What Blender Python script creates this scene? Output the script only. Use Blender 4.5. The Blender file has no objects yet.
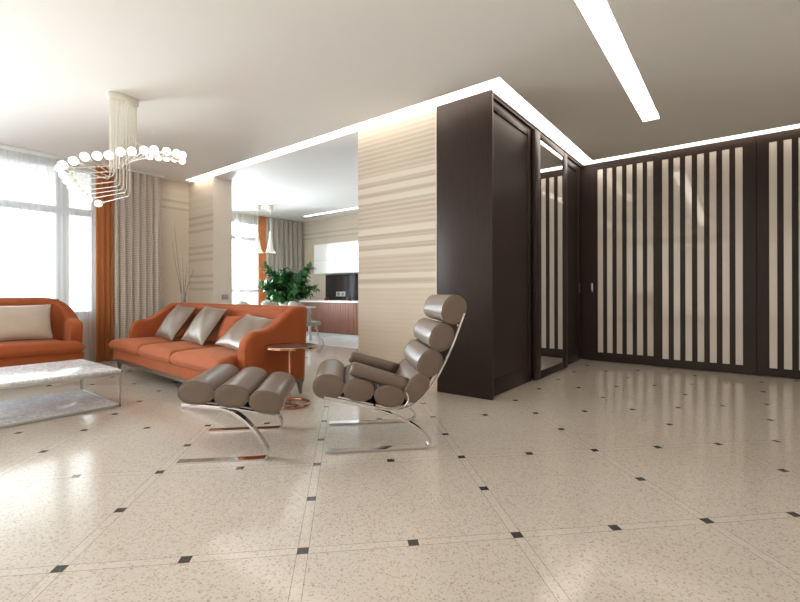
import bpy, bmesh, math, random
from mathutils import Vector, Matrix
random.seed(4)
D = bpy.data
C = bpy.context.scene.collection
S = bpy.context.scene
PI = math.pi

# ------------------------------------------------------------------ camera, sky, light, exposure
cam_d = D.cameras.new('camera'); cam = D.objects.new('camera', cam_d); C.objects.link(cam)
cam_d.sensor_width = 36.0; cam_d.lens = 437.03 / 800 * 36; cam_d.shift_y = -0.00983
cam_d.clip_start = 0.05; cam_d.clip_end = 200
cam.matrix_world = (Matrix.Translation((0, 0, 1.014)) @ Matrix.Rotation(PI / 4 - 0.12517, 4, 'Z')
                    @ Matrix.Rotation(PI / 2, 4, 'X') @ Matrix.Rotation(-0.0021, 4, 'Z'))
S.camera = cam
S.view_settings.view_transform = 'Standard'; S.view_settings.look = 'None'
S.view_settings.gamma = 1; S.view_settings.use_curve_mapping = False
S.view_settings.exposure = 0.5
S.cycles.use_denoising = True
S.cycles.max_bounces = 10; S.cycles.diffuse_bounces = 6; S.cycles.transparent_max_bounces = 12
S.cycles.sample_clamp_indirect = 6

W = D.worlds.new('sky'); S.world = W; W.use_nodes = True
wn = W.node_tree.nodes; wl = W.node_tree.links
bg = wn['Background']
tc = wn.new('ShaderNodeTexCoord'); sep = wn.new('ShaderNodeSeparateXYZ'); rmp = wn.new('ShaderNodeValToRGB')
mr = wn.new('ShaderNodeMapRange'); mr.inputs[1].default_value = -0.25; mr.inputs[2].default_value = 0.35
wl.new(tc.outputs['Generated'], sep.inputs[0]); wl.new(sep.outputs['Z'], mr.inputs[0]); wl.new(mr.outputs[0], rmp.inputs[0])
rmp.color_ramp.elements[0].position = 0.30; rmp.color_ramp.elements[0].color = (0.45, 0.52, 0.58, 1)
rmp.color_ramp.elements[1].position = 0.55; rmp.color_ramp.elements[1].color = (0.95, 0.98, 1.0, 1)
wl.new(rmp.outputs[0], bg.inputs[0]); bg.inputs[1].default_value = 3.8

def area(name, loc, rot, sx, sy, power, col):
    l = D.lights.new(name, 'AREA'); l.shape = 'RECTANGLE'; l.size = sx; l.size_y = sy; l.energy = power; l.color = col
    o = D.objects.new(name, l); o.location = loc; o.rotation_euler = rot; C.objects.link(o); return o
DAY = (0.90, 0.955, 1.0)
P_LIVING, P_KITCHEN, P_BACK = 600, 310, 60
E_STRIP, E_LINEAR, E_KIT, E_BULB = 3.2, 7.0, 2.5, 2.2
area('daylight_living', (-7.84, -1.35, 1.75), (0, -PI / 2, 0), 2.1, 4.4, P_LIVING, DAY)
area('fill_back', (-2.0, -4.1, 1.5), (PI / 2, 0, 0), 7.0, 2.4, P_BACK, (1.0, 0.92, 0.85))  # added warm fill lamp behind the camera; the back wall has no window
area('daylight_kitchen', (-9.58, 5.05, 1.75), (0, -PI / 2, 0), 2.1, 1.3, P_KITCHEN, DAY)

# ------------------------------------------------------------------ node materials
class NT:
    def __init__(s, name):
        s.m = D.materials.new(name); s.m.use_nodes = True
        s.t = s.m.node_tree; s.b = s.t.nodes['Principled BSDF']; s.out = s.t.nodes['Material Output']
    def n(s, typ, **kw):
        nd = s.t.nodes.new(typ)
        for k, v in kw.items(): setattr(nd, k, v)
        return nd
    def link(s, a, b): s.t.links.new(a, b)
    def math(s, op, a, b=None, c=None):
        nd = s.n('ShaderNodeMath', operation=op)
        for i, v in enumerate((a, b, c)):
            if v is None: continue
            if isinstance(v, (int, float)): nd.inputs[i].default_value = v
            else: s.link(v, nd.inputs[i])
        return nd.outputs[0]
    def coord(s, which='Object'): return s.n('ShaderNodeTexCoord').outputs[which]
    def pos(s): return s.n('ShaderNodeNewGeometry').outputs['Position']
    def mapping(s, vec, scale=(1, 1, 1), rot=(0, 0, 0), loc=(0, 0, 0)):
        nd = s.n('ShaderNodeMapping'); s.link(vec, nd.inputs['Vector'])
        nd.inputs['Scale'].default_value = scale; nd.inputs['Rotation'].default_value = rot; nd.inputs['Location'].default_value = loc
        return nd.outputs[0]
    def noise(s, vec, scale, detail=2, rough=0.5):
        nd = s.n('ShaderNodeTexNoise'); s.link(vec, nd.inputs['Vector'])
        nd.inputs['Scale'].default_value = scale; nd.inputs['Detail'].default_value = detail; nd.inputs['Roughness'].default_value = rough
        return nd.outputs['Fac']
    def ramp(s, fac, stops, interp='LINEAR'):
        nd = s.n('ShaderNodeValToRGB'); s.link(fac, nd.inputs[0]); cr = nd.color_ramp; cr.interpolation = interp
        while len(cr.elements) < len(stops): cr.elements.new(0.5)
        for e, (p, c) in zip(cr.elements, stops):
            e.position = p; e.color = (*c, 1) if len(c) == 3 else c
        return nd.outputs[0]
    def mix(s, fac, a, b):
        nd = s.n('ShaderNodeMix', data_type='RGBA')
        for idx, v in ((0, fac), (6, a), (7, b)):
            if isinstance(v, (int, float)): nd.inputs[idx].default_value = v
            elif isinstance(v, tuple): nd.inputs[idx].default_value = (*v, 1)
            else: s.link(v, nd.inputs[idx])
        return nd.outputs[2]
    def bump(s, h, strength=0.2, dist=0.01):
        nd = s.n('ShaderNodeBump'); s.link(h, nd.inputs['Height']); nd.inputs['Strength'].default_value = strength
        nd.inputs['Distance'].default_value = dist; s.link(nd.outputs[0], s.b.inputs['Normal'])
    def set(s, **kw):
        names = dict(col='Base Color', rough='Roughness', metal='Metallic', spec='Specular IOR Level', sheen='Sheen Weight',
                     sheenr='Sheen Roughness', coat='Coat Weight', coatr='Coat Roughness', trans='Transmission Weight', ior='IOR')
        for k, v in kw.items():
            i = s.b.inputs[names[k]]
            if isinstance(v, tuple): i.default_value = (*v, 1)
            elif isinstance(v, (int, float)): i.default_value = v
            else: s.link(v, i)
        return s

M = {}
def plain(name, col, rough=0.5, var=0.06, nscale=8, **kw):
    t = NT(name); nz = t.noise(t.coord(), nscale, 3)
    a = tuple(max(0, c * (1 - var)) for c in col); b = tuple(min(1, c * (1 + var)) for c in col)
    t.set(col=t.mix(nz, a, b), rough=rough, **kw); M[name] = t.m; return t
def emit(name, col, strength):
    t = NT(name); t.set(col=(0.8, 0.8, 0.8), rough=0.5)
    t.b.inputs['Emission Color'].default_value = (*col, 1); t.b.inputs['Emission Strength'].default_value = strength
    M[name] = t.m

plain('plaster', (0.80, 0.78, 0.75), 0.9, 0.015, 3)
plain('white_paint', (0.82, 0.82, 0.82), 0.45, 0.01)
plain('white_gloss', (0.84, 0.86, 0.88), 0.12, 0.01)
plain('white_stone', (0.82, 0.83, 0.84), 0.15, 0.03, 3)
plain('cream_metal', (0.80, 0.775, 0.69), 0.4, 0.02)
plain('chrome', (0.58, 0.58, 0.59), 0.07, 0.02, metal=1.0)
plain('satin_steel', (0.55, 0.55, 0.56), 0.28, 0.03, metal=1.0)
plain('copper', (0.62, 0.32, 0.20), 0.18, 0.04, metal=1.0)
plain('taupe_metal', (0.20, 0.155, 0.125), 0.38, 0.05, metal=0.5)
plain('grey_frame', (0.66, 0.70, 0.74), 0.4, 0.02)
plain('grey_plastic', (0.33, 0.32, 0.31), 0.4, 0.02)
plain('white_plastic', (0.75, 0.75, 0.75), 0.35, 0.01)
plain('black_webbing', (0.012, 0.011, 0.011), 0.7, 0.1)
plain('black_glass', (0.045, 0.042, 0.045), 0.04, 0.05)
plain('dark_glass', (0.10, 0.09, 0.095), 0.06, 0.2, 2)
plain('dark_red', (0.16, 0.02, 0.02), 0.4)
plain('stem_green', (0.08, 0.17, 0.045), 0.5, 0.2)
plain('soil', (0.03, 0.02, 0.015), 0.95, 0.3, 60)
plain('grey_fabric', (0.36, 0.345, 0.325), 0.85, 0.1, 60)
plain('twig', (0.17, 0.14, 0.12), 0.6, 0.1)
plain('silver_blossom', (0.72, 0.70, 0.68), 0.3, 0.05)
plain('stone_ground', (0.38, 0.39, 0.40), 0.9, 0.1)
plain('mirror', (0.86, 0.86, 0.86), 0.01, 0.0, metal=1.0)
plain('milky_glass', (0.66, 0.62, 0.56), 0.06, 0.02, 2)
emit('led_strip', (1.0, 0.89, 0.78), E_STRIP)
emit('led_linear', (1.0, 0.88, 0.77), E_LINEAR)
emit('led_kitchen', (1.0, 0.97, 0.93), E_KIT)
emit('bulb_glow', (1.0, 0.95, 0.86), E_BULB)

def mk_leaf():
    t = NT('leaf'); z = t.noise(t.coord(), 7, 3)
    t.set(col=t.ramp(z, [(0.3, (0.018, 0.085, 0.032)), (0.58, (0.05, 0.18, 0.05)), (0.72, (0.15, 0.34, 0.06))]), rough=0.35)
    M['leaf'] = t.m
mk_leaf()

def mk_floor():
    t = NT('terrazzo')
    v = t.mapping(t.pos(), rot=(0, 0, -PI / 4), loc=(0.1668, -1.7559, 0))
    sp = t.n('ShaderNodeSeparateXYZ'); t.link(v, sp.inputs[0]); x, y = sp.outputs[0], sp.outputs[1]
    def dist(c, per):
        f = t.math('FRACT', t.math('ADD', t.math('DIVIDE', c, per), 0.5))
        return t.math('MULTIPLY', t.math('ABSOLUTE', t.math('SUBTRACT', f, 0.5)), per)
    fx, fy, gx, gy = dist(x, .88), dist(y, .88), dist(x, .44), dist(y, .44)
    hw = 0.0215
    lt = lambda a, b: t.math('LESS_THAN', a, b)
    anyo = lambda a, b: t.math('MAXIMUM', a, b)
    both = lambda a, b: t.math('MULTIPLY', a, b)
    dot = both(both(lt(gx, hw), lt(gy, hw)), anyo(lt(fx, hw), lt(fy, hw)))
    line = lambda d: lt(t.math('ABSOLUTE', t.math('SUBTRACT', d, hw)), 0.0011)
    lines = both(anyo(line(fx), line(fy)), t.math('SUBTRACT', 1.0, dot))
    strip = anyo(lt(fx, hw), lt(fy, hw))
    vo = t.n('ShaderNodeTexVoronoi', feature='F1'); t.link(v, vo.inputs['Vector']); vo.inputs['Scale'].default_value = 92
    wo = t.n('ShaderNodeSeparateColor'); t.link(vo.outputs['Color'], wo.inputs[0])
    chips = t.ramp(wo.outputs[0], [(0.0, (0.33, 0.28, 0.235)), (0.06, (0.42, 0.365, 0.31)), (0.16, (0.495, 0.445, 0.39)), (0.60, (0.545, 0.495, 0.44)), (0.86, (0.465, 0.40, 0.33)), (0.95, (0.47, 0.355, 0.25))], 'CONSTANT')
    core = t.math('LESS_THAN', vo.outputs['Distance'], 0.42)
    base = t.mix(core, (0.515, 0.465, 0.405), chips)
    vo2 = t.n('ShaderNodeTexVoronoi', feature='F1'); t.link(v, vo2.inputs['Vector']); vo2.inputs['Scale'].default_value = 150
    w2 = t.n('ShaderNodeSeparateColor'); t.link(vo2.outputs['Color'], w2.inputs[0])
    fine = t.ramp(w2.outputs[1], [(0.0, (0.80, 0.77, 0.74)), (0.12, (1, 1, 1)), (0.85, (1.05, 1.05, 1.05))], 'CONSTANT')
    mul = t.n('ShaderNodeMix', data_type='RGBA', blend_type='MULTIPLY'); mul.inputs[0].default_value = 1
    t.link(base, mul.inputs[6]); t.link(fine, mul.inputs[7]); base = mul.outputs[2]
    cloud = t.noise(v, 1.1, 3)
    base = t.mix(t.math('MULTIPLY', cloud, 0.16), base, (0.50, 0.445, 0.38))
    base = t.mix(t.math('MULTIPLY', strip, 0.12), base, (0.66, 0.61, 0.55))
    base = t.mix(t.math('MULTIPLY', lines, 0.85), base, (0.16, 0.13, 0.105))
    dk = t.mix(t.noise(v, 90, 2), (0.028, 0.025, 0.024), (0.075, 0.066, 0.06))
    t.set(col=t.mix(dot, base, dk), rough=0.14, spec=0.5)
    M['terrazzo'] = t.m
mk_floor()

def mk_wood(name, a, b, rough):
    t = NT(name); v = t.mapping(t.coord(), scale=(26, 26, 0.7))
    z = t.noise(v, 5, 4, 0.6)
    t.set(col=t.mix(z, a, b), rough=rough, spec=0.2); t.bump(z, 0.05, 0.002); M[name] = t.m
mk_wood('espresso_wood', (0.017, 0.0105, 0.0085), (0.046, 0.030, 0.0245), 0.38)
mk_wood('walnut', (0.20, 0.085, 0.06), (0.36, 0.17, 0.125), 0.45)

def mk_paper(name, kind):
    # horizontally combed wallpaper: fine lines, plus broad pale / dark bands at the heights of the design
    t = NT(name); sp = t.n('ShaderNodeSeparateXYZ'); t.link(t.pos(), sp.inputs[0]); z = sp.outputs[2]
    fr = t.math('FRACT', t.math('MULTIPLY', z, 1 / 0.052))
    line = t.ramp(fr, [(0.0, (0.78,) * 3), (0.35, (0.80,) * 3), (0.55, (1.0,) * 3), (0.75, (1.0,) * 3), (1.0, (0.78,) * 3)])
    pale, tan, dark = (0.69, 0.635, 0.55), (0.585, 0.51, 0.415), (0.39, 0.325, 0.255)
    if kind == 'feature':
        # pale bands (z0, z1) on the big feature wall
        bands = [(1.075, 1.115), (1.185, 1.235), (1.445, 1.505), (1.565, 1.625), (1.685, 1.75), (2.05, 2.11), (2.17, 2.23), (2.29, 2.35)]
        darkb = [(1.12, 1.18), (1.51, 1.56), (1.63, 1.68), (2.115, 2.165), (2.235, 2.285)]
        quiet = 1.06
    elif kind == 'stub':
        bands = [(2.40, 2.44), (2.50, 2.56), (2.62, 2.70)]
        darkb = [(z0 - .024, z0 + .024) for z0 in (1.09, 1.20, 1.31, 1.585, 1.695, 1.80, 2.08, 2.195, 2.31)]
        quiet = 0.0
    else:
        bands = [(2.50, 2.545), (2.62, 2.67), (2.735, 2.79)]; darkb = [(2.45, 2.49), (2.57, 2.61)]; quiet = 2.0
    if kind != 'feature': tan = (0.655, 0.58, 0.485)
    def mask(lst):
        acc = None
        for a, b in lst:
            c, h = (a + b) / 2, (b - a) / 2
            m = t.math('LESS_THAN', t.math('ABSOLUTE', t.math('SUBTRACT', z, c)), h)
            acc = m if acc is None else t.math('MAXIMUM', acc, m)
        return acc
    v = t.mapping(t.pos(), scale=(1.3, 1.3, 40)); nz = t.noise(v, 1.5, 3)
    fade = t.ramp(t.noise(t.mapping(t.pos(), scale=(0.9, 0.9, 4)), 1.2, 2), [(0.3, (0.35,) * 3), (0.65, (1,) * 3)])
    mul = t.n('ShaderNodeMix', data_type='RGBA', blend_type='MULTIPLY')
    base = t.mix(nz, tan, (0.635, 0.565, 0.47) if kind == 'feature' else (0.70, 0.63, 0.535))
    t.link(base, mul.inputs[6]); t.link(line, mul.inputs[7])
    hi = t.math('GREATER_THAN', z, quiet)
    amp = t.math('ADD', t.math('MULTIPLY', hi, 0.75 if kind == 'feature' else 0.0), 0.22 if kind == 'feature' else 0.12)
    t.link(t.math('MULTIPLY', amp, fade), mul.inputs[0])
    col = mul.outputs[2]
    col = t.mix(t.math('MULTIPLY', mask(darkb), 0.42 if kind != 'feature' else 0.28), col, dark)
    col = t.mix(t.math('MULTIPLY', mask(bands), 0.85), col, pale)
    t.set(col=col, rough=0.75, spec=0.25); t.bump(line, 0.15, 0.004); M[name] = t.m
mk_paper('wallpaper_feature', 'feature'); mk_paper('wallpaper_stub', 'stub'); mk_paper('wallpaper_side', 'side')
plain('wallpaper_plain', (0.69, 0.625, 0.535), 0.8, 0.03, 5)

def mk_velvet(name, a, b, sheen=0.15):
    t = NT(name); z = t.noise(t.coord(), 5, 4, 0.6); f = t.noise(t.coord(), 420, 1)
    t.set(col=t.mix(z, a, b), rough=0.8, spec=0.2, sheen=sheen, sheenr=0.4)
    t.b.inputs['Sheen Tint'].default_value = (1.0, 0.68, 0.5, 1)
    t.bump(f, 0.12, 0.002); M[name] = t.m
mk_velvet('orange_velvet', (0.275, 0.064, 0.019), (0.37, 0.094, 0.029))

def mk_leather(name, a, b, rough):
    t = NT(name); z = t.noise(t.coord(), 6, 3); f = t.noise(t.coord(), 260, 2)
    t.set(col=t.mix(z, a, b), rough=rough, spec=0.5); t.bump(f, 0.10, 0.0015); M[name] = t.m
mk_leather('taupe_leather', (0.116, 0.083, 0.062), (0.145, 0.106, 0.080), 0.30)
mk_leather('taupe_cushion', (0.20, 0.155, 0.122), (0.25, 0.197, 0.157), 0.36)
mk_leather('pale_cushion', (0.45, 0.37, 0.30), (0.54, 0.45, 0.37), 0.36)

def mk_marble():
    t = NT('marble'); w = t.noise(t.coord(), 2.2, 6, 0.65)
    wv = t.noise(t.mapping(t.coord(), scale=(3, 7, 3)), 2.4, 6, 0.7)
    ve = t.math('ABSOLUTE', t.math('SUBTRACT', wv, 0.5))
    c = t.ramp(ve, [(0.0, (0.46, 0.47, 0.50)), (0.03, (0.66, 0.67, 0.69)), (0.10, (0.80, 0.805, 0.815))])
    t.set(col=t.mix(t.math('MULTIPLY', w, 0.25), c, (0.64, 0.66, 0.69)), rough=0.18); M['marble'] = t.m
mk_marble()

def mk_curtain(name, a, b, pattern=False, trans=0.25):
    t = NT(name)
    if pattern:
        sp = t.n('ShaderNodeSeparateXYZ'); t.link(t.coord('UV'), sp.inputs[0])
        zz = t.math('PINGPONG', t.math('MULTIPLY', sp.outputs[0], 22.0), 0.5)
        f = t.math('FRACT', t.math('ADD', t.math('MULTIPLY', sp.outputs[1], 36.0), zz))
        fac = t.math('LESS_THAN', f, t.math('ADD', 0.30, t.math('MULTIPLY', t.noise(t.coord('UV'), 60, 2), 0.4)))
        col = t.mix(fac, a, b)
    else:
        col = t.mix(t.noise(t.mapping(t.coord(), scale=(1, 1, 8)), 40, 3), a, b)
    t.set(col=col, rough=0.85, spec=0.1)
    tr = t.n('ShaderNodeBsdfTranslucent'); t.link(col, tr.inputs[0])
    mx = t.n('ShaderNodeMixShader'); mx.inputs[0].default_value = trans
    t.link(t.b.outputs[0], mx.inputs[1]); t.link(tr.outputs[0], mx.inputs[2]); t.link(mx.outputs[0], t.out.inputs[0]); M[name] = t.m
mk_curtain('chevron_curtain', (0.76, 0.71, 0.65), (0.52, 0.455, 0.40), True, 0.12)
mk_curtain('orange_curtain', (0.50, 0.19, 0.075), (0.60, 0.25, 0.105), False, 0.35)
mk_curtain('grey_curtain', (0.44, 0.40, 0.355), (0.50, 0.455, 0.41), False, 0.15)
def mk_sheer():
    t = NT('sheer'); t.t.nodes.remove(t.b)
    tr = t.n('ShaderNodeBsdfTranslucent'); tr.inputs[0].default_value = (0.93, 0.94, 0.95, 1)
    df = t.n('ShaderNodeBsdfDiffuse'); df.inputs[0].default_value = (0.9, 0.9, 0.9, 1)
    tp = t.n('ShaderNodeBsdfTransparent')
    m1 = t.n('ShaderNodeMixShader'); m1.inputs[0].default_value = 0.25
    t.link(tr.outputs[0], m1.inputs[1]); t.link(df.outputs[0], m1.inputs[2])
    m2 = t.n('ShaderNodeMixShader')
    wv = t.ramp(t.noise(t.mapping(t.coord(), scale=(1, 14, 0.05)), 1.5, 2), [(0.3, (0.42,) * 3), (0.7, (0.56,) * 3)])
    t.link(wv, m2.inputs[0]); t.link(m1.outputs[0], m2.inputs[1]); t.link(tp.outputs[0], m2.inputs[2]); t.link(m2.outputs[0], t.out.inputs[0]); M['sheer'] = t.m
mk_sheer()
def mk_pane():
    t = NT('pane'); t.t.nodes.remove(t.b)
    tp = t.n('ShaderNodeBsdfTransparent'); tp.inputs[0].default_value = (0.96, 0.98, 0.98, 1)
    gl = t.n('ShaderNodeBsdfGlossy'); gl.inputs['Roughness'].default_value = 0.02
    fr = t.n('ShaderNodeFresnel'); fr.inputs[0].default_value = 1.45
    m = t.n('ShaderNodeMixShader'); t.link(fr.outputs[0], m.inputs[0]); t.link(tp.outputs[0], m.inputs[1]); t.link(gl.outputs[0], m.inputs[2])
    t.link(m.outputs[0], t.out.inputs[0]); M['pane'] = t.m
mk_pane()
t_ = NT('vase_glass'); t_.set(col=(0.82, 0.80, 0.76), rough=0.08, trans=0.75, ior=1.3); M['vase_glass'] = t_.m

# ------------------------------------------------------------------ mesh helpers
class MB:
    def __init__(s): s.v = []; s.f = []; s.uv = {}
    def add(s, vs, fs):
        b = len(s.v); s.v += [tuple(p) for p in vs]; s.f += [tuple(i + b for i in f) for f in fs]
    def box(s, x0, x1, y0, y1, z0, z1):
        s.add([(x0, y0, z0), (x1, y0, z0), (x1, y1, z0), (x0, y1, z0), (x0, y0, z1), (x1, y0, z1), (x1, y1, z1), (x0, y1, z1)],
              [(0, 3, 2, 1), (4, 5, 6, 7), (0, 1, 5, 4), (1, 2, 6, 5), (2, 3, 7, 6), (3, 0, 4, 7)]); return s
    def tube(s, pts, r, n=8, caps=True):
        pts = [Vector(p) for p in pts]; rings = []
        rr = r if isinstance(r, (list, tuple)) else [r] * len(pts)
        prev = None
        for i, p in enumerate(pts):
            d = (pts[min(i + 1, len(pts) - 1)] - pts[max(i - 1, 0)]).normalized()
            if prev is None:
                a = Vector((0, 0, 1)) if abs(d.z) < 0.9 else Vector((1, 0, 0))
                u = d.cross(a).normalized()
            else:
                u = (prev - d * prev.dot(d)).normalized()
            prev = u; w = d.cross(u)
            rings.append([p + (u * math.cos(2 * PI * k / n) + w * math.sin(2 * PI * k / n)) * rr[i] for k in range(n)])
        s.loft(rings, True, caps); return s
    def loft(s, rings, closed=True, caps=True):
        n = len(rings[0]); vs = [p for r in rings for p in r]; fs = []
        for i in range(len(rings) - 1):
            for k in range(n if closed else n - 1):
                k2 = (k + 1) % n
                fs.append((i * n + k, i * n + k2, (i + 1) * n + k2, (i + 1) * n + k))
        if caps and closed:
            fs.append(tuple(range(n - 1, -1, -1))); fs.append(tuple((len(rings) - 1) * n + k for k in range(n)))
        s.add(vs, fs); return s
    def lathe(s, prof, n=32, c=(0, 0, 0), caps=True):
        rings = [[(c[0] + r * math.cos(2 * PI * k / n), c[1] + r * math.sin(2 * PI * k / n), c[2] + z) for k in range(n)] for r, z in prof]
        return s.loft(rings, True, caps)
    def bar(s, pts, wid, thick, nrm):
        # flat bar: width along nrm, thickness in the plane of the path
        pts = [Vector(p) for p in pts]; nrm = Vector(nrm).normalized(); rings = []
        for i, p in enumerate(pts):
            d = (pts[min(i + 1, len(pts) - 1)] - pts[max(i - 1, 0)]).normalized(); q = d.cross(nrm).normalized()
            rings.append([p + nrm * wid / 2 + q * thick / 2, p - nrm * wid / 2 + q * thick / 2, p - nrm * wid / 2 - q * thick / 2, p + nrm * wid / 2 - q * thick / 2])
        return s.loft(rings)
    def sphere(s, c, r, nu=16, nv=10):
        prof = [(max(1e-4, r * math.sin(PI * i / nv)), -r * math.cos(PI * i / nv)) for i in range(nv + 1)]
        return s.lathe(prof, nu, c)

def link(name, mb, mat, parent=None, bev=0.0, seg=2, ang=35, loc=None, rot=None, sub=0):
    me = D.meshes.new(name); me.from_pydata(mb.v, [], mb.f); me.validate()
    bm = bmesh.new(); bm.from_mesh(me); bmesh.ops.recalc_face_normals(bm, faces=bm.faces)
    if bev: bmesh.ops.bevel(bm, geom=list(bm.edges), offset=bev, segments=seg, profile=0.5, affect='EDGES', clamp_overlap=True)
    bm.to_mesh(me); bm.free()
    if mb.uv:
        uvl = me.uv_layers.new(name='UVMap')
        for l in me.loops: uvl.data[l.index].uv = mb.uv.get(l.vertex_index, (0, 0))
    me.polygons.foreach_set('use_smooth', [True] * len(me.polygons)); me.set_sharp_from_angle(angle=math.radians(ang))
    me.materials.append(M[mat])
    o = D.objects.new(name, me); C.objects.link(o)
    if parent: o.parent = parent
    if loc is not None: o.location = loc
    if rot is not None: o.rotation_euler = rot
    if sub:
        md = o.modifiers.new('smooth', 'SUBSURF'); md.levels = sub; md.render_levels = sub
    return o
def tag(o, label, cat, group=None):
    o['label'] = label; o['category'] = cat
    if group: o['group'] = group
    return o
def thing(name, label, cat, loc=(0, 0, 0), rz=0.0, group=None):
    o = D.objects.new(name, None); C.objects.link(o); o.location = loc; o.rotation_euler = (0, 0, rz); o.empty_display_size = 0.1
    return tag(o, label, cat, group)
def struct(name, mb, mat, parent=None, bev=0.0):
    o = link(name, mb, mat, parent, bev)
    if not parent: o['kind'] = 'structure'
    return o
def spline(pts, n=8):
    pts = [Vector(p) for p in pts]; out = []
    P = [pts[0] * 2 - pts[1]] + pts + [pts[-1] * 2 - pts[-2]]
    for i in range(1, len(P) - 2):
        a, b, c, d = P[i - 1:i + 3]
        for k in range(n):
            t = k / n
            out.append(0.5 * ((2 * b) + (c - a) * t + (2 * a - 5 * b + 4 * c - d) * t * t + (3 * b - a - 3 * c + d) * t ** 3))
    out.append(pts[-1]); return out

# ------------------------------------------------------------------ the setting
ZC = 2.93                      # ceiling height
YA, XB, YR, XW = 3.78, -1.85, 6.87, -7.62   # feature wall, wardrobe block, sliding wall, window wall
XE, YB = 2.9, -4.2             # right-hand wall and wall behind the camera
XK, YK = -9.4, 7.75            # kitchen window wall and kitchen far wall

struct('floor', MB().box(-9.6, XE + .2, YB - .2, 7.95, -0.12, 0.0), 'terrazzo')
struct('floor.001', MB().box(XK, -1.95, 5.87, YK, 0.0, 0.006), 'white_stone')
# ceiling: slabs left and right of the light slots
ce = MB()
ce.box(XW - .1, -1.68, YB, 3.61, ZC, ZC + .12)
ce.box(-1.68, -0.85, YB, 6.70, ZC, ZC + .12); ce.box(-0.687, XE, YB, 6.70, ZC, ZC + .12)
ce.box(-0.85, -0.687, 5.55, 6.70, ZC, ZC + .12); ce.box(-0.85, -0.687, YB, -1.5, ZC, ZC + .12)
ce.box(XW - .1, -7.40, 3.61, 3.78, ZC, ZC + .12)
ce.box(-1.68, XE, 6.70, 6.72, ZC, ZC + .12)
struct('ceiling', ce, 'plaster')
kc = MB(); kc.box(XK - .2, -1.85, 3.78, YK + .2, ZC, ZC + .12); kc.box(-1.85, XE, 6.89, YK + .2, ZC, ZC + .12)
struct('ceiling.001', kc, 'white_paint')
struct('ceiling.002', MB().box(-9.7, XE + .2, YB - .2, YK + .2, ZC + .12, ZC + .2), 'plaster')   # slab above the slots
# walls
wl_ = MB()
wl_.box(XW - .25, XW, 2.45, 3.78, 0, ZC); wl_.box(XW - .25, XW, YB, -3.7, 0, ZC)
wl_.box(XW - .25, XW, -3.7, 2.45, 0, 0.68); wl_.box(XW - .25, XW, -3.7, 2.45, 2.91, ZC)
struct('wall_left', wl_, 'wallpaper_side')
struct('wall_far', MB().box(XW - .25, -6.80, YA, YA + .33, 0, ZC), 'wallpaper_stub')
struct('trim_1', MB().box(-6.801, -6.797, YA, YA + .33, 0, ZC), 'wallpaper_plain')
struct('wall_far.001', MB().box(-3.56, -2.455, YA, YA + .33, 0, ZC), 'wallpaper_feature')
struct('trim_2', MB().box(-2.468, -2.455, YA - .004, YA, 0, ZC), 'wallpaper_plain')
struct('wall_right', MB().box(XE, XE + .15, YB, YK, 0, ZC), 'wallpaper_plain')
struct('wall_back', MB().box(XW - .2, XE + .15, YB - .15, YB, 0, ZC), 'wallpaper_plain')
struct('wall_far.002', MB().box(-1.8, XE, YR + .10, YR + .25, 0, ZC), 'wallpaper_plain')
kw = MB()
kw.box(XK - .2, XK, 6.75, YK, 0, ZC); kw.box(XK - .2, XK, 4.11, 4.35, 0, ZC); kw.box(XK - .2, XK, 4.35, 6.75, 0, 0.55); kw.box(XK - .2, XK, 4.35, 6.75, 2.80, ZC)
struct('wall_kitchen_left', kw, 'wallpaper_plain')
struct('wall_kitchen_far', MB().box(XK - .2, XB, YK, YK + .15, 0, ZC), 'wallpaper_side')
struct('wall_kitchen_near', MB().box(XK - .2, XW - .25, YA + .13, YA + .33, 0, ZC), 'wallpaper_plain')
# windows
def window(name, X, y0, y1, z0, z1, mull, trans):
    f = MB(); w = .07; d0, d1 = X - .06, X + .02
    f.box(d0, d1, y0, y1, z0, z0 + w); f.box(d0, d1, y0, y1, z1 - w, z1)
    f.box(d0, d1, y0, y0 + w, z0, z1); f.box(d0, d1, y1 - w, y1, z0, z1)
    for m, mw in mull: f.box(d0, d1, m - mw / 2, m + mw / 2, z0, z1)
    for t, tw in trans: f.box(d0 + .003, d1 - .003, y0, y1, t - tw / 2, t + tw / 2)
    o = struct(name, f, 'grey_frame')
    struct('pane', MB().box(X - .025, X - .015, y0, y1, z0, z1), 'pane', o)
    struct('window_sill', MB().box(X, X + .16, y0, y1, z0 - .03, z0), 'white_paint', o)
    return o
window('window_1', XW - .19, -3.7, 2.45, 0.68, 2.91, [(2.02, .15), (0.35, .15), (-1.1, .15), (-2.5, .15)], [(2.235, .10)])
window('window_2', XK - .14, 4.35, 6.75, 0.55, 2.80, [(5.6, .08)], [(2.36, .09), (1.08, .07)])
struct('ground', MB().box(-60, -9.9, -40, 50, -6, -5.9), 'stone_ground')

# ------------------------------------------------------------------ ceiling lights
def strip(label, x0, x1, y0, y1, mat, group, extra=None, side=.01):
    t = thing('ceiling_light', label, 'ceiling light', ((x0 + x1) / 2, (y0 + y1) / 2, ZC), 0, group)
    cx, cy = (x0 + x1) / 2, (y0 + y1) / 2
    h = MB(); h.box(x0 - cx, x1 - cx, y0 - cy, y1 - cy, .04, .115)
    d = MB(); d.box(x0 - cx + .003, x1 - cx - .003, y0 - cy + .003, y1 - cy - .003, .012, .038)
    link('housing', h, 'white_paint', t); link('diffuser', d, mat, t)
strip('long cove light strip above the striped feature wall and the kitchen opening', -7.40, -1.86, 3.613, 3.777, 'led_strip', 'perimeter light strips')
strip('cove light strip running along the top of the dark wardrobe with mirror door', -1.847, -1.683, 3.613, 6.868, 'led_strip', 'perimeter light strips')
strip('cove light strip above the white-striped sliding doors', -1.68, XE, 6.722, 6.868, 'led_strip', 'perimeter light strips')
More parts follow.
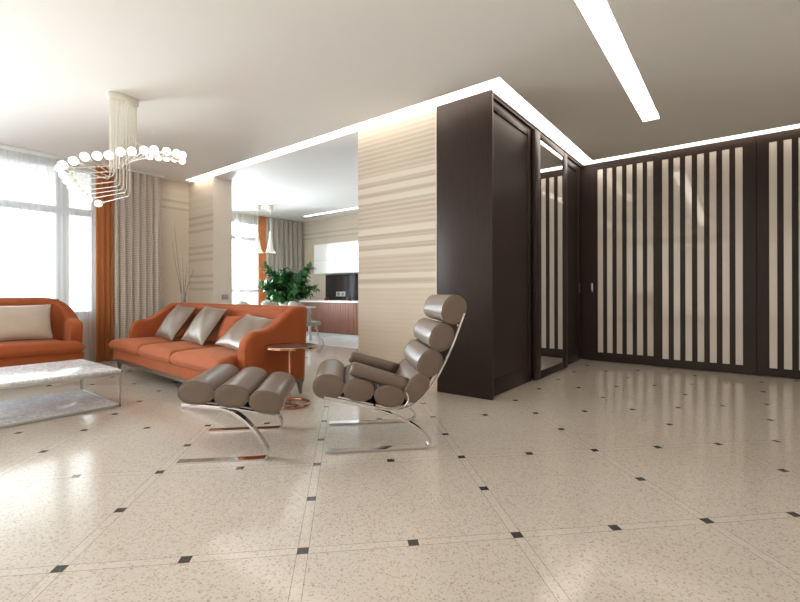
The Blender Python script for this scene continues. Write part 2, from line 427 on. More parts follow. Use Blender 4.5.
strip('bright recessed linear light crossing the bare living room ceiling', -0.848, -0.689, -1.49, 5.548, 'led_linear', None)
kl = thing('ceiling_light', 'thin bright light line on the white kitchen ceiling', 'ceiling light', (-6.5, 7.1, ZC))
link('housing', MB().box(-2.0, 2.5, -.05, .05, -.012, -.001), 'white_paint', kl); link('diffuser', MB().box(-1.99, 2.49, -.04, .04, -.02, -.012), 'led_kitchen', kl)

# ------------------------------------------------------------------ dark wardrobe block with mirror door
wd = thing('wardrobe', 'dark wood wardrobe block with a tall narrow mirror door', 'wardrobe', (-2.1, 5.3, 0))
def L(x, y, z=0): return (x + 2.1, y - 5.3, z)
def lbox(mb, x0, x1, y0, y1, z0, z1): mb.box(x0 + 2.1, x1 + 2.1, y0 - 5.3, y1 - 5.3, z0, z1); return mb
body = MB(); lbox(body, -2.45, -1.93, YA + .03, YR - .002, 0.002, ZC - .005)
link('body', body, 'espresso_wood', wd)
link('end_panel', lbox(MB(), -2.453, -1.835, YA, YA + .03, 0.002, ZC - .003), 'espresso_wood', wd, .003)
link('top_fascia', lbox(MB(), -1.93, -1.865, YA + .03, YR - .002, 2.895, ZC - .004), 'espresso_wood', wd, .002)
def framed_door(y0, y1, x0, x1, z0, z1, st, top, bot, inset):
    f = MB()
    lbox(f, x0, x1, y0, y0 + st, z0, z1); lbox(f, x0, x1, y1 - st, y1, z0, z1)
    lbox(f, x0, x1, y0 + st, y1 - st, z1 - top, z1); lbox(f, x0, x1, y0 + st, y1 - st, z0, z0 + bot)
    return f
d1 = link('door', framed_door(3.812, 4.895, -1.925, -1.885, .012, 2.893, .085, .10, .16, .01), 'espresso_wood', wd, .003)
link('door_panel', lbox(MB(), -1.925, -1.898, 3.897, 4.81, .172, 2.793), 'espresso_wood', d1)
d2 = link('door', framed_door(4.90, 6.085, -1.88, -1.840, .012, 2.893, .165, .07, .085, .01), 'espresso_wood', wd, .003)
d2['label'] = 'door with tall mirror'
link('mirror', lbox(MB(), -1.875, -1.850, 5.065, 5.92, .097, 2.823), 'mirror', d2)
d3 = link('door', framed_door(5.95, 6.855, -1.925, -1.885, .012, 2.893, .10, .10, .16, .01), 'espresso_wood', wd, .003)
link('door_panel', lbox(MB(), -1.925, -1.898, 6.05, 6.755, .172, 2.793), 'espresso_wood', d3)
link('handle', lbox(MB(), -1.886, -1.8825, 6.795, 6.82, 1.02, 1.16), 'satin_steel', d3, .001)

# ------------------------------------------------------------------ sliding doors with milky glass stripes
sw = thing('sliding_wardrobe', 'wall of dark sliding doors with vertical milky white glass stripes', 'wardrobe', (0.5, YR, 0))
def sdoor(x0, x1, stripes, y, z1, zs0, zs1):
    x0 -= .5; x1 -= .5; st = [(a - .5, b - .5) for a, b in stripes]
    f = MB(); f.box(x0, x1, y, y + .035, .010, zs0); f.box(x0, x1, y, y + .035, zs1, z1)
    edges = [x0] + [e for s_ in st for e in s_] + [x1]
    for i in range(0, len(edges), 2): f.box(edges[i], edges[i + 1], y, y + .035, zs0, zs1)
    d = link('sliding_door', f, 'espresso_wood', sw)
    g = MB()
    for a, b in st: g.box(a, b, y + .004, y + .02, zs0, zs1)
    link('glass_stripes', g, 'milky_glass', d); return d
s1 = [(-1.657, -1.585), (-1.529, -1.457), (-1.401, -1.327), (-1.270, -1.196), (-1.140, -1.066), (-1.012, -0.938)]
s2 = [(-0.825 + .1312 * i, -0.825 + .1312 * i + .072) for i in range(7)]
s3 = [(0.285 + .1312 * i, 0.285 + .1312 * i + .072) for i in range(7)]
s4 = [(1.40 + .1312 * i, 1.40 + .1312 * i + .072) for i in range(7)]
da = sdoor(-1.925, -0.86, s1, .045, 2.89, .135, 2.835)
sdoor(-0.925, 0.163, s2, .0, 2.915, .115, 2.815)
sdoor(0.169, 1.27, s3, .0, 2.915, .105, 2.815)
sdoor(1.276, 2.38, s4, .0, 2.915, .105, 2.815)
link('carcass', MB().box(-2.42, 2.39, .085, .098, .002, ZC - .003), 'espresso_wood', sw)
link('top_rail', MB().box(-2.42, 2.39, .04, .085, 2.895, ZC - .003), 'espresso_wood', sw)
link('handle', MB().box(-1.755 - .5, -1.725 - .5, .041, .0455, 1.02, 1.16), 'satin_steel', da, .001)

# ------------------------------------------------------------------ curtains
def curtain(name, label, cat, X, y0, y1, z0, z1, n, amp, mat, group=None, uvs=1.0, seed=1):
    rnd = random.Random(seed); mb = MB(); ny = n * 12; nz = 10
    ph = [rnd.uniform(-.5, .5) for _ in range(n + 2)]; cy = (y0 + y1) / 2
    for i in range(nz + 1):
        z = z0 + (z1 - z0) * i / nz; fl = 1.0 - 0.35 * i / nz
        for k in range(ny + 1):
            s = k / ny; q = s * n; a = ph[int(q)] * (1 - q % 1) + ph[int(q) + 1] * (q % 1)
            x = amp * fl * math.sin(2 * PI * q + a) + .15 * amp * math.sin(5 * PI * q + i * .3)
            y = y0 + (y1 - y0) * s + .25 * amp * math.sin(4 * PI * q + a)
            mb.uv[len(mb.v)] = (s * (y1 - y0) * uvs * 1.4, z * uvs); mb.v.append((x, y - cy, z))
    w = ny + 1
    for i in range(nz):
        for k in range(ny): mb.f.append((i * w + k, i * w + k + 1, (i + 1) * w + k + 1, (i + 1) * w + k))
    o = link(name, mb, mat, loc=(X, cy, 0), ang=180)
    return tag(o, label, cat, group)
curtain('sheer_curtain', 'long white sheer curtain across the living room window behind the love seat', 'curtain', -7.555, 0.95, 2.42, .02, ZC - .03, 17, .022, 'sheer', seed=3)
curtain('curtain', 'orange curtain hanging full height between sheer and patterned curtain in the living room', 'curtain', -7.46, 2.325, 2.545, .015, ZC - .02, 3, .035, 'orange_curtain', seed=5)
curtain('curtain', 'beige chevron-patterned curtain hanging beside the orange living room curtain', 'curtain', -7.45, 2.575, 3.26, .015, ZC - .02, 7, .045, 'chevron_curtain', seed=8)
tr = MB().box(-7.60, -7.42, -3.0, 3.28, ZC - .018, ZC - .001)
tag(link('curtain_track', tr, 'white_paint'), 'white ceiling curtain track above the living room window', 'curtain track')
curtain('sheer_curtain', 'white sheer curtain over the far kitchen window', 'curtain', -9.35, 5.72, 6.36, .02, ZC - .03, 8, .018, 'sheer', seed=11)
curtain('curtain', 'narrow orange curtain beside the kitchen window', 'curtain', -9.27, 6.30, 6.52, .015, ZC - .02, 3, .03, 'orange_curtain', seed=13)
curtain('curtain', 'plain grey curtain in the far kitchen corner', 'curtain', -9.26, 6.53, 7.70, .015, ZC - .02, 8, .045, 'grey_curtain', seed=17)

# ------------------------------------------------------------------ sofas
def superring(w, h, n=28, p=3.0):
    out = []
    for k in range(n):
        a = 2 * PI * k / n; c, s = math.cos(a), math.sin(a)
        out.append((math.copysign(abs(c) ** (2 / p), c) * w, math.copysign(abs(s) ** (2 / p), s) * h))
    return out
def cushion_slab(x0, x1, y0, y1, z0, z1, crown=.03, r=.05, notch=None):
    # soft seat cushion, rounded edges and a crowned top; notch = (x, y) widens the front beyond the arm (T cushion)
    mb = MB(); nx, ny = 20, 18
    def pt(u, v, top):
        x = x0 + (x1 - x0) * u; y = y0 + (y1 - y0) * v
        du = min(u, 1 - u) * (x1 - x0); dv = min(v, 1 - v) * (y1 - y0)
        e = 1.0
        for d in (du, dv):
            if d < r: e = min(e, math.sqrt(max(0, 1 - (1 - d / r) ** 2)))
        h = (z1 - z0) / 2; zc = (z0 + z1) / 2
        cr = crown * (math.sin(PI * u) * math.sin(PI * v)) ** .5 if top else 0
        z = zc + (h * e + cr) if top else zc - h * e
        if notch:
            for nxv, ny_, sgn in notch:
                k = max(0.0, min(1.0, (ny_ - y) / .05)); k = k * k * (3 - 2 * k)
                t = u if sgn > 0 else 1 - u
                x += sgn * nxv * k * t ** 3
        return (x, y, z)
    f = lambda i, n: 0.5 - 0.5 * math.cos(PI * i / n)
    for top in (True, False):
        b = len(mb.v)
        for i in range(nx + 1):
            for j in range(ny + 1): mb.v.append(pt(f(i, nx), f(j, ny), top))
        for i in range(nx):
            for j in range(ny):
                q = (b + i * (ny + 1) + j, b + (i + 1) * (ny + 1) + j, b + (i + 1) * (ny + 1) + j + 1, b + i * (ny + 1) + j + 1)
                mb.f.append(q if top else q[::-1])
    return mb
def sofa(name, label, loc, rz, length, depth, seats, arm_h, back_h, group=None, rc=.10):
    t = thing(name, label, 'sofa', loc, rz, group)
    hx = length / 2; th = .15; zb = .17
    # shell: U path (outer line), x from +hx front ... round the back ... -hx front
    path = []; yf = .22; n = 40
    for i in range(n): path.append((hx, yf + (depth - rc - yf) * i / n, 1, 0))
    for i in range(13):
        a = (PI / 2) * i / 12; path.append((hx - rc + rc * math.cos(a), depth - rc + rc * math.sin(a), math.cos(a), math.sin(a)))
    for i in range(1, 30): path.append((hx - rc - (length - 2 * rc) * i / 30, depth, 0, 1))
    for p in path[:53][::-1]: path.append((-p[0], p[1], -p[2], p[3]))
    def ztop(x, y):
        d = y - yf
        if abs(x) < hx - rc + .01 and y > depth - .05: base = back_h
        else:
            q = max(0, min(1, d / (depth - yf - (.12 if rc < .2 else .005)))); q2 = max(0, min(1, (q - .34) / .66))
            base = arm_h + (back_h - arm_h) * (q2 * q2 * (3 - 2 * q2) * .78 + .22 * q)
        r = .13
        if d < r: base -= r - math.sqrt(max(0, r * r - (r - d) ** 2))
        return base
    rings = []
    for (x, y, nx, ny) in path:
        zt = ztop(x, y); dq = y - yf
        tk = th * (.55 + .45 * min(1, max(0.02, dq) / .05) ** .5) if dq < .05 else th
        e = .045; sh = (th - tk) / 2
        prof = [(sh, zb), (sh, zt - e)] + [(sh + e * (1 - math.cos(a)), zt - e + e * math.sin(a)) for a in (.4, .8, 1.2, PI / 2)] + \
               [(sh + tk - e * (1 - math.cos(a)), zt - e + e * math.sin(a)) for a in (PI / 2, 1.2, .8, .4)] + [(sh + tk, zt - e), (sh + tk, zb)]
        # outside leans out a touch towards the top
        rings.append([(x - nx * (o_ - .02 * (z - zb) / .5), y - ny * (o_ - .02 * (z - zb) / .5), z) for o_, z in prof])
    link('shell', MB().loft(rings, True, True), 'orange_velvet', t, ang=50)
    # base
    bs = MB().box(-hx + .02, hx - .02, .035, depth - .05, .17, .295)
    link('base', bs, 'orange_velvet', t, .02, 3)
    pl = MB().box(-hx + .03, hx - .03, .055, depth - .03, .125, .172)
    link('plinth_rail', pl, 'taupe_metal', t, .004)
    for sx in (-1, 1):
        for yy in (.09, depth - .06):
            x = sx * (hx - .07); lg = MB()
            lg.loft([[(x + sx * a - .02 * k, yy - .02 * k, z), (x + sx * a + .02 * k, yy - .02 * k, z), (x + sx * a + .02 * k, yy + .02 * k, z), (x + sx * a - .02 * k, yy + .02 * k, z)]
                     for z, k, a in ((.13, 1.5, 0), (.10, 1.1, .004), (.05, .75, .01), (.001, .55, .016))])
            link('leg', lg, 'taupe_metal', t, ang=60)
    # seat cushions
    wi = (length - 2 * th - .02) / seats; yb = depth - th - .06
    for i in range(seats):
        x0 = -hx + th + .01 + wi * i; nt = None
        if i == 0: nt = [(th - .005, .19, -1)]
        if i == seats - 1: nt = (nt or []) + [(th - .005, .19, 1)]
        link('seat_cushion', cushion_slab(x0 + .004, x0 + wi - .004, -.015, yb, .282, .425, .028, .075, nt), 'orange_velvet', t, ang=80)
    # back upholstery pad inside the shell
    bp = cushion_slab(-hx + th, hx - th, 0, back_h - .42, -.055, .055, .01, .05)
    bp.v = [(x, yb + .055 - z + (y) * .05, .40 + y) for x, y, z in bp.v]
    link('back_pad', bp, 'orange_velvet', t, ang=80)
    return t
SO_RZ = math.radians(-3.0)
def front_left(loc, rz, length):   # origin sits at the middle of the front edge
    return (loc[0] + math.cos(rz) * length / 2, loc[1] + math.sin(rz) * length / 2, 0)
sofa('sofa', 'long three-seat orange velvet sofa with its back to the kitchen opening', front_left((-6.46, 2.17), SO_RZ, 2.96), SO_RZ, 2.96, .92, 3, .655, .885)
LS = math.radians(85)
ls_loc = (-6.40 - math.cos(LS) * .86, 1.90 - math.sin(LS) * .86, 0)
sofa('love_seat', 'orange velvet two-seat sofa standing in front of the living room window', ls_loc, LS, 1.72, .90, 1, .665, .965, None, .40)

def pillow(name, label, cat, w, h, thick, mat, bottom, top, xdir, group=None, roll=0.0):
    n = 18; mb = MB()
    for sgn in (1, -1):
        b = len(mb.v)
        for i in range(n + 1):
            for j in range(n + 1):
                u, v = -math.cos(PI * i / n), -math.cos(PI * j / n)
                k = (max(0, 1 - abs(u) ** 2.6) * max(0, 1 - abs(v) ** 2.6)) ** .55
                pin = 1 - .055 * (1 - u * u) * abs(v) ** 3; pinu = 1 - .055 * (1 - v * v) * abs(u) ** 3
                wr = .006 * math.sin(7 * u + 5 * v) * k
                mb.v.append((u * w / 2 * pinu, v * h / 2 * pin, sgn * thick / 2 * k + wr))
        for i in range(n):
            for j in range(n):
                q = (b + i * (n + 1) + j, b + (i + 1) * (n + 1) + j, b + (i + 1) * (n + 1) + j + 1, b + i * (n + 1) + j + 1)
                mb.f.append(q if sgn > 0 else q[::-1])
    B, T = Vector(bottom), Vector(top); yv = (T - B).normalized(); xv = Vector(xdir); xv = (xv - yv * xv.dot(yv)).normalized(); zv = xv.cross(yv)
    o = link(name, mb, mat, ang=180)
    seam = []
    for i in range(61):
        a = i / 60 * 4; s_ = int(a) % 4; f = -1 + 2 * (a % 1) if i < 60 else -1
        u, v = ((f, -1), (1, f), (-f, 1), (-1, -f))[s_]
        seam.append((u * w / 2 * (1 - .055 * (1 - v * v) * abs(u) ** 3), v * h / 2 * (1 - .055 * (1 - u * u) * abs(v) ** 3), 0))
    link('piping', MB().tube(seam, .005, 6, False), mat, o)
    m = Matrix((xv, yv, zv)).transposed().to_4x4(); m.translation = (B + T) / 2
    o.matrix_world = m @ Matrix.Rotation(roll, 4, 'Z')
    return tag(o, label, cat, group)
PG = 'taupe leather pillows on the long sofa'
pillow('pillow', 'taupe leather pillow on the long sofa nearest its far left arm', 'pillow', .56, .47, .14, 'taupe_cushion', (-5.69, 2.50, .465), (-5.65, 2.77, .85), (1, -.05, 0), PG)
pillow('pillow', 'taupe leather pillow in the middle of the long orange sofa', 'pillow', .56, .47, .14, 'taupe_cushion', (-4.90, 2.46, .465), (-4.86, 2.73, .85), (1, -.05, 0), PG)
pillow('pillow', 'taupe leather pillow leaning behind the near right arm of the long sofa', 'pillow', .58, .46, .13, 'taupe_cushion', (-4.04, 2.38, .475), (-3.89, 2.73, .765), (1, .2, .12), PG, .24)
pillow('pillow', 'small orange velvet pillow tucked behind the middle taupe pillow', 'pillow', .36, .34, .11, 'orange_velvet', (-4.47, 2.60, .465), (-4.47, 2.72, .75), (1, -.05, 0))
pillow('pillow', 'wide pale taupe pillow leaning against the love seat back by the window', 'pillow', .66, .44, .17, 'pale_cushion', (-6.84, 1.33, .465), (-6.97, 1.34, .87), (.087, 1, 0))

# ------------------------------------------------------------------ coffee table
ct = thing('coffee_table', 'low marble coffee table on a slim chrome frame before the love seat', 'table', (-4.89, 0.86, 0))
cx0, cx1, cy0, cy1 = -.51, .50, -.72, .705
link('tabletop', MB().box(cx0, cx1, cy0, cy1, .312, .336), 'marble', ct, .003)
link('lower_shelf', MB().box(cx0 + .02, cx1 - .02, cy0 + .02, cy1 - .02, .012, .026), 'marble', ct, .002)
fr = MB(); b_ = .018
for z in (.294, .004):
    fr.box(cx0, cx1, cy0, cy0 + b_, z, z + b_); fr.box(cx0, cx1, cy1 - b_, cy1, z, z + b_)
    fr.box(cx0, cx0 + b_, cy0 + b_, cy1 - b_, z, z + b_); fr.box(cx1 - b_, cx1, cy0 + b_, cy1 - b_, z, z + b_)
link('frame', fr, 'satin_steel', ct)
for x in (cx0, cx1 - b_):
    for y in (cy0, cy1 - b_):
        link('leg', MB().box(x, x + b_, y, y + b_, .001, .294), 'satin_steel', ct, .001)

# ------------------------------------------------------------------ lounge chair and ottoman (aligned with the floor tiles)
RT = PI / 4
def tile(a, b): return ((a - b) * math.sqrt(.5), (a + b) * math.sqrt(.5))
def roll_mesh(c, a, b, ang, y0, y1, p=2.25, ex=.02):
    n = 36; rings = []
    for y, k in ((y0, .0), (y0, .70), (y0 + .001, .90), (y0 + .005, .96), (y0 + .014, .993), (y0 + .03, 1), ((y0 + y1) / 2, 1.0), (y1 - .03, 1), (y1 - .014, .993), (y1 - .005, .96), (y1 - .001, .90), (y1, .70), (y1, .0)):
        k = max(k, .02); r = []
        for (x, z) in superring(a * k if k > .9 else a - (1 - k) * a, b * k if k > .9 else b - (1 - k) * b, n, p):
            r.append((c[0] + x * math.cos(ang) - z * math.sin(ang), y, c[1] + x * math.sin(ang) + z * math.cos(ang)))
        rings.append(r)
    mb = MB().loft(rings)
    # piping where the end disc meets the roll
    return mb
def piping_mesh(c, a, b, ang, ys, p=2.25):
    mb = MB()
    for y in ys:
        pts = []
        for (x, z) in superring(a * .965, b * .965, 40, p): pts.append((c[0] + x * math.cos(ang) - z * math.sin(ang), y, c[1] + x * math.sin(ang) + z * math.cos(ang)))
        pts.append(pts[0]); mb.tube(pts, .004, 6, False)
    return mb
def add_roll(parent, name, c, a, b, deg, y0, y1):
    r = link(name, roll_mesh(c, a, b, math.radians(deg), y0, y1), 'taupe_leather', parent, ang=60)
    for yy in (y0 + .006, y1 - .006): link('piping', piping_mesh(c, a, b, math.radians(deg), (yy,)), 'taupe_leather', r)
    return r
x_, y_ = tile(.22, 3.12)
ch = thing('lounge_chair', 'taupe leather roll-cushion lounge chair on a chrome cantilever base', 'armchair', (x_, y_, 0), RT)
ox, oy = .22, 3.12
hw_ = .325
rolls = [('seat_roll', (-.105, .423), .100, .078, -4), ('seat_roll', (.085, .395), .099, .070, -8), ('seat_roll', (.282, .350), .099, .070, -10),
         ('back_roll', (.462, .398), .105, .068, 55), ('back_roll', (.549, .556), .093, .078, 58), ('back_roll', (.626, .724), .093, .078, 62), ('back_roll', (.709, .906), .098, .080, 64)]
for nm, c, a, b, dg in rolls: add_roll(ch, nm, (c[0] - ox, c[1]), a, b, dg, -hw_, hw_)
cant = spline([(-.135, .352), (0, .320), (.12, .291), (.25, .250), (.39, .187), (.49, .120), (.545, .062), (.535, .022), (.48, .0095), (.30, .0095), (.05, .0095), (-.125, .0095)], 6)
backf = spline([(-.135, .362), (0, .333), (.19, .286), (.30, .264), (.40, .276), (.50, .345), (.595, .475), (.69, .665), (.775, .885)], 6)
for s_ in (-1, 1):
    link('base_frame', MB().bar([(p.x - ox, s_ * .300, p.y) for p in [Vector((q.x, q.y, 0)) for q in cant]], 0.060, .013, (0, 1, 0)), 'chrome', ch, ang=50)
    link('back_frame', MB().bar([(q.x - ox + .004, s_ * .318, q.y - .004) for q in backf], .014, .012, (0, 1, 0)), 'chrome', ch, ang=50)
link('webbing', MB().bar([(q.x - ox - .006, 0, q.y + .010) for q in backf[2:-9]], .54, .006, (0, 1, 0)), 'black_webbing', ch)
for (a_, z_) in ((-.10, .345), (.19, .277), (.52, .365), (.74, .80)):
    link('cross_bar', MB().tube([(a_ - ox, -.31, z_), (a_ - ox, .31, z_)], .009, 8), 'chrome', ch)
for s_, f0, r0 in ((-1, (.035, .530), (.405, .408)), (1, (.035, .530), (.385, .425))):
    y0 = s_ * .268 ; d = Vector((r0[0] - f0[0], 0, r0[1] - f0[1])); n_ = 24; Lh = d.length; dx = d.normalized(); up_ = Vector((-dx.z, 0, dx.x))
    if up_.z < 0: up_ = -up_
    rings = []
    for t, k in ((0, .02), (.0, .66), (.004, .86), (.016, .97), (.035, 1.0), (.5, 1.0), (Lh - .03, 1.0), (Lh - .012, .95), (Lh - .003, .82), (Lh, .6), (Lh, .02)):
        rings.append([Vector((f0[0] - ox, y0, f0[1])) + dx * t + Vector((0, 1, 0)) * u * k + up_ * v * k for u, v in superring(.052, .046, n_, 2.4)])
    am = link('armrest', MB().loft(rings), 'taupe_leather', ch, ang=60)
    sup = spline([(.31, .268), (.375, .283), (.405, .325), (.392, .372)], 6)
    link('arm_support', MB().tube([(q.x - ox, s_ * .322, q.y) for q in sup], .006, 8), 'chrome', am)

x_, y_ = tile(-.70, 3.07)
ot = thing('ottoman', 'three-roll taupe leather footstool on chrome cantilever legs by the orange sofa', 'footstool', (x_, y_, 0), RT)
ox = -.70
for c, dg in (((-.885, .420), -5), ((-.682, .393), -6), ((-.478, .350), -12)): add_roll(ot, 'seat_roll', (c[0] - ox, c[1]), .104, .070, dg, -.33, .33)
of = spline([(-.97, .357), (-.81, .336), (-.715, .318), (-.645, .282), (-.575, .217), (-.515, .140), (-.474, .066), (-.476, .022), (-.52, .0095), (-.75, .0095), (-.995, .0095)], 6)
for s_ in (-1, 1):
    link('base_frame', MB().bar([(q.x - ox, s_ * .305, q.y - .006) for q in of], 0.060, .013, (0, 1, 0)), 'chrome', ot, ang=50)
    top_ = spline([(-.97, .360), (-.81, .342), (-.70, .327), (-.55, .296), (-.42, .272)], 6)
    link('seat_rail', MB().bar([(q.x - ox, s_ * .305, q.y - .004) for q in top_], .035, .008, (0, 1, 0)), 'chrome', ot, ang=50)
link('webbing', MB().bar([(q.x - ox, 0, q.y + .010) for q in top_[2:]], .56, .006, (0, 1, 0)), 'black_webbing', ot)
for (a_, z_) in ((-.93, .346), (-.70, .318)):
    link('cross_bar', MB().tube([(a_ - ox, -.31, z_), (a_ - ox, .31, z_)], .009, 8), 'chrome', ot)

# ------------------------------------------------------------------ round side table
st = thing('side_table', 'small round side table with copper post beside the right sofa arm', 'table', (-3.225, 2.535, 0))
link('tabletop', MB().lathe([(.001, .522), (.217, .522), (.225, .526), (.225, .534), (.221, .537), (.001, .537)], 48), 'dark_glass', st)
link('top_rim', MB().lathe([(.223, .518), (.231, .520), (.231, .538), (.225, .540)], 48, caps=False), 'copper', st)
link('post', MB().tube([(-.02, 0, .002), (-.02, 0, .522)], .011, 14), 'copper', st)
link('base_ring', MB().tube([(.165 * math.cos(2 * PI * i / 48), .165 * math.sin(2 * PI * i / 48), .0125) for i in range(49)], .012, 8, False), 'copper', st)
link('base_bar', MB().box(-.165, .165, -.012, .012, .001, .012), 'copper', st)
link('handle', MB().tube(spline([(.17, .17, .53), (.19, .19, .60), (.205, .205, .55), (.17, .18, .47)], 6), .005, 8), 'satin_steel', st)

# ------------------------------------------------------------------ chandelier
CH = Vector((-4.73, 1.71, ZC))
cd = thing('chandelier', 'cream spiral chandelier with many globe bulbs hanging above the sofas', 'chandelier', CH)
def oval(hx, hy, z, n=36): return [(hx * math.cos(2 * PI * k / n), hy * math.sin(2 * PI * k / n), z) for k in range(n)]
link('canopy', MB().loft([oval(.065, .132, -.002), oval(.07, .137, -.010), oval(.07, .137, -.055), oval(.063, .130, -.064)]), 'cream_metal', cd)
BU = [(136, 2.535), (127, 2.525), (118, 2.515), (108, 2.50), (96, 2.46), (33, 2.345), (25, 2.335), (14, 2.32), (3, 2.30), (-5, 2.275), (-14, 2.245), (-22, 2.225), (-30, 2.185), (-38, 2.172), (-47, 2.160), (-56, 2.125), (-66, 2.095),
      (-139, 2.225), (-144, 2.175), (-148, 2.13), (-153, 2.085), (-157, 2.045), (-162, 2.018), (-169, 1.995), (-178, 1.965)]
nb = len(BU)
for i, (dg, z) in enumerate(BU):
    a = math.radians(dg); R_ = .60
    e = Vector((R_ * math.cos(a), R_ * math.sin(a), z - ZC)); ph = 2 * PI * i / nb + .6
    r0 = Vector((.045 * math.cos(ph), .115 * math.sin(ph), 0)); zz = e.z
    dirv = (Vector((e.x, e.y, 0)) - r0); Lr = dirv.length; dirv.normalize()
    pts = [r0 + Vector((0, 0, -.06)), r0 + Vector((0, 0, zz + .05))]
    for q in (.35, .8, 1.25): pts.append(r0 + Vector((0, 0, zz + .05 * (1 - math.sin(q)))) + dirv * .05 * (1 - math.cos(q)))
    pts.append(r0 + Vector((0, 0, zz)) + dirv * (Lr - .10))
    am = link('arm', MB().tube(pts, .0042, 6), 'cream_metal', cd)
    s0 = r0 + Vector((0, 0, zz)) + dirv * (Lr - .11); s1_ = r0 + Vector((0, 0, zz)) + dirv * (Lr - .035)
    link('socket', MB().tube([s0, s0 + dirv * .004, s1_ - dirv * .004, s1_], [.008, .0145, .0145, .010], 12), 'cream_metal', am)
    link('bulb', MB().sphere(r0 + Vector((0, 0, zz)) + dirv * Lr, .036, 14, 9), 'bulb_glow', am)

# ------------------------------------------------------------------ vase with branches behind the sofa
vs = thing('branch_vase', 'slim pale floor vase with bare silvery blossom branches by the striped pillar', 'vase', (-7.03, 3.40, 0))
link('vase', MB().lathe([(.09, .002), (.11, .03), (.12, .20), (.10, .45), (.06, .70), (.035, .90), (.03, .98), (.04, 1.04), (.033, 1.04), (.024, .98), (.03, .90), (.05, .70), (.09, .45), (.10, .1), (.001, .03)], 28), 'vase_glass', vs)
rnd = random.Random(2)
for tp, nbl in (((-.26, -.02, 2.18), 1), ((.02, .05, 1.50), 9), ((.14, .10, 1.42), 7), ((-.06, .02, 1.58), 5), ((-.16, -.1, 1.85), 1)):
    sp_ = spline([(0, 0, .55), (tp[0] * .25 + .01, tp[1] * .25, 1.05), (tp[0] * .7, tp[1] * .7, 1.05 + (tp[2] - 1.05) * .55), tp], 6)
    br = link('branch', MB().tube(sp_, [.006 * (1 - .75 * i / len(sp_)) for i in range(len(sp_))], 6), 'twig', vs)
    bl = MB()
    for k in range(nbl):
        q = sp_[-1 - rnd.randrange(0, 8)]; o_ = Vector((rnd.uniform(-.05, .05), rnd.uniform(-.05, .05), rnd.uniform(-.03, .04)))
        for m_ in range(5):
            a = 2 * PI * m_ / 5; c_ = q + o_; d_ = Vector((math.cos(a), math.sin(a), .6)) * .022
            sd = Vector((-math.sin(a), math.cos(a), 0)) * .009
            bl.add([c_, c_ + d_ * .6 + sd, c_ + d_, c_ + d_ * .6 - sd, c_ + d_ * .55 + Vector((0, 0, .004))], [(0, 1, 4), (1, 2, 4), (2, 3, 4), (3, 0, 4)])
    link('blossom', bl, 'silver_blossom', br)

# ------------------------------------------------------------------ wall plates
so = thing('light_switch', 'grey double wall plate low on the plain pillar end', 'switch', (-6.797, 3.981, .955))
link('plate', MB().box(.0, .008, -.06, .06, -.042, .042), 'grey_plastic', so, .002)
for s_ in (-1, 1): link('rocker', MB().box(.008, .011, s_ * .028 - .024, s_ * .028 + .024, -.028, .028), 'grey_plastic', so, .001)

# ------------------------------------------------------------------ kitchen
kb = thing('base_cabinet', 'long kitchen base cabinet faced in fluted reddish wood', 'cabinet', (-6.2, 6.9, 0))
link('body', MB().box(-2.2, 3.0, .03, .80, .10, .80), 'walnut', kb)
fl_ = MB()
for k in range(65): fl_.box(-2.19 + k * .08, -2.19 + k * .08 + .068, 0, .032, .105, .795)
link('fluted_front', fl_, 'walnut', kb, .004)
link('plinth', MB().box(-2.2, 3.0, .05, .80, .008, .10), 'white_gloss', kb)
tag(link('worktop', MB().box(-2.23, 3.03, -.02, .815, .802, .845), 'white_stone', loc=(-6.2, 6.9, 0), bev=.003), 'white kitchen worktop over the fluted wooden base cabinet', 'worktop')
uc = thing('wall_cabinet', 'glossy white kitchen wall cabinets with flush doors', 'cabinet', (-6.2, 7.15, 1.485))
link('body', MB().box(-2.01, 3.0, .022, .595, 0, .71), 'white_gloss', uc)
for i in range(4):
    x0 = -2.01 + i * 1.253
    for z0, z1 in ((.002, .308), (.314, .708)):
        link('door', MB().box(x0 + .003, x0 + 1.250, 0, .020, z0, z1), 'white_gloss', uc, .002)
bs = thing('backsplash_panel', 'dark glossy glass panel between worktop and white wall cabinets', 'backsplash', (-6.2, 7.735, .845))
link('panel', MB().box(-2.24, 3.0, 0, .012, .002, .638), 'black_glass', bs)
pk = thing('power_outlet', 'white double socket plate on the dark kitchen backsplash', 'outlet', (-7.88, 7.734, .995))
link('plate', MB().box(-.16, .16, -.008, 0, -.06, .06), 'white_plastic', pk, .002)
for s_ in (-1, 1): link('socket_well', MB().lathe([(.045, -.002), (.045, .0), (.04, .002), (.001, .002)], 20, (0, 0, 0)), 'grey_plastic', pk, loc=(s_ * .075, -.0095, 0), rot=(PI / 2, 0, 0))
for xx, lb in ((-7.53, 'small dark red block at the left end of the white kitchen worktop'), (-6.81, 'small dark red block at the right of the white kitchen worktop')):
    r_ = thing('storage_jar', lb, 'jar', (xx, 6.93, .845), 0, 'dark red jars on the kitchen worktop')
    link('jar_body', MB().lathe([(.045, 0), (.052, .01), (.052, .055), (.045, .062)], 20), 'dark_red', r_)
    link('lid', MB().lathe([(.048, .062), (.048, .072), (.01, .076), (.01, .085)], 20), 'dark_red', r_)

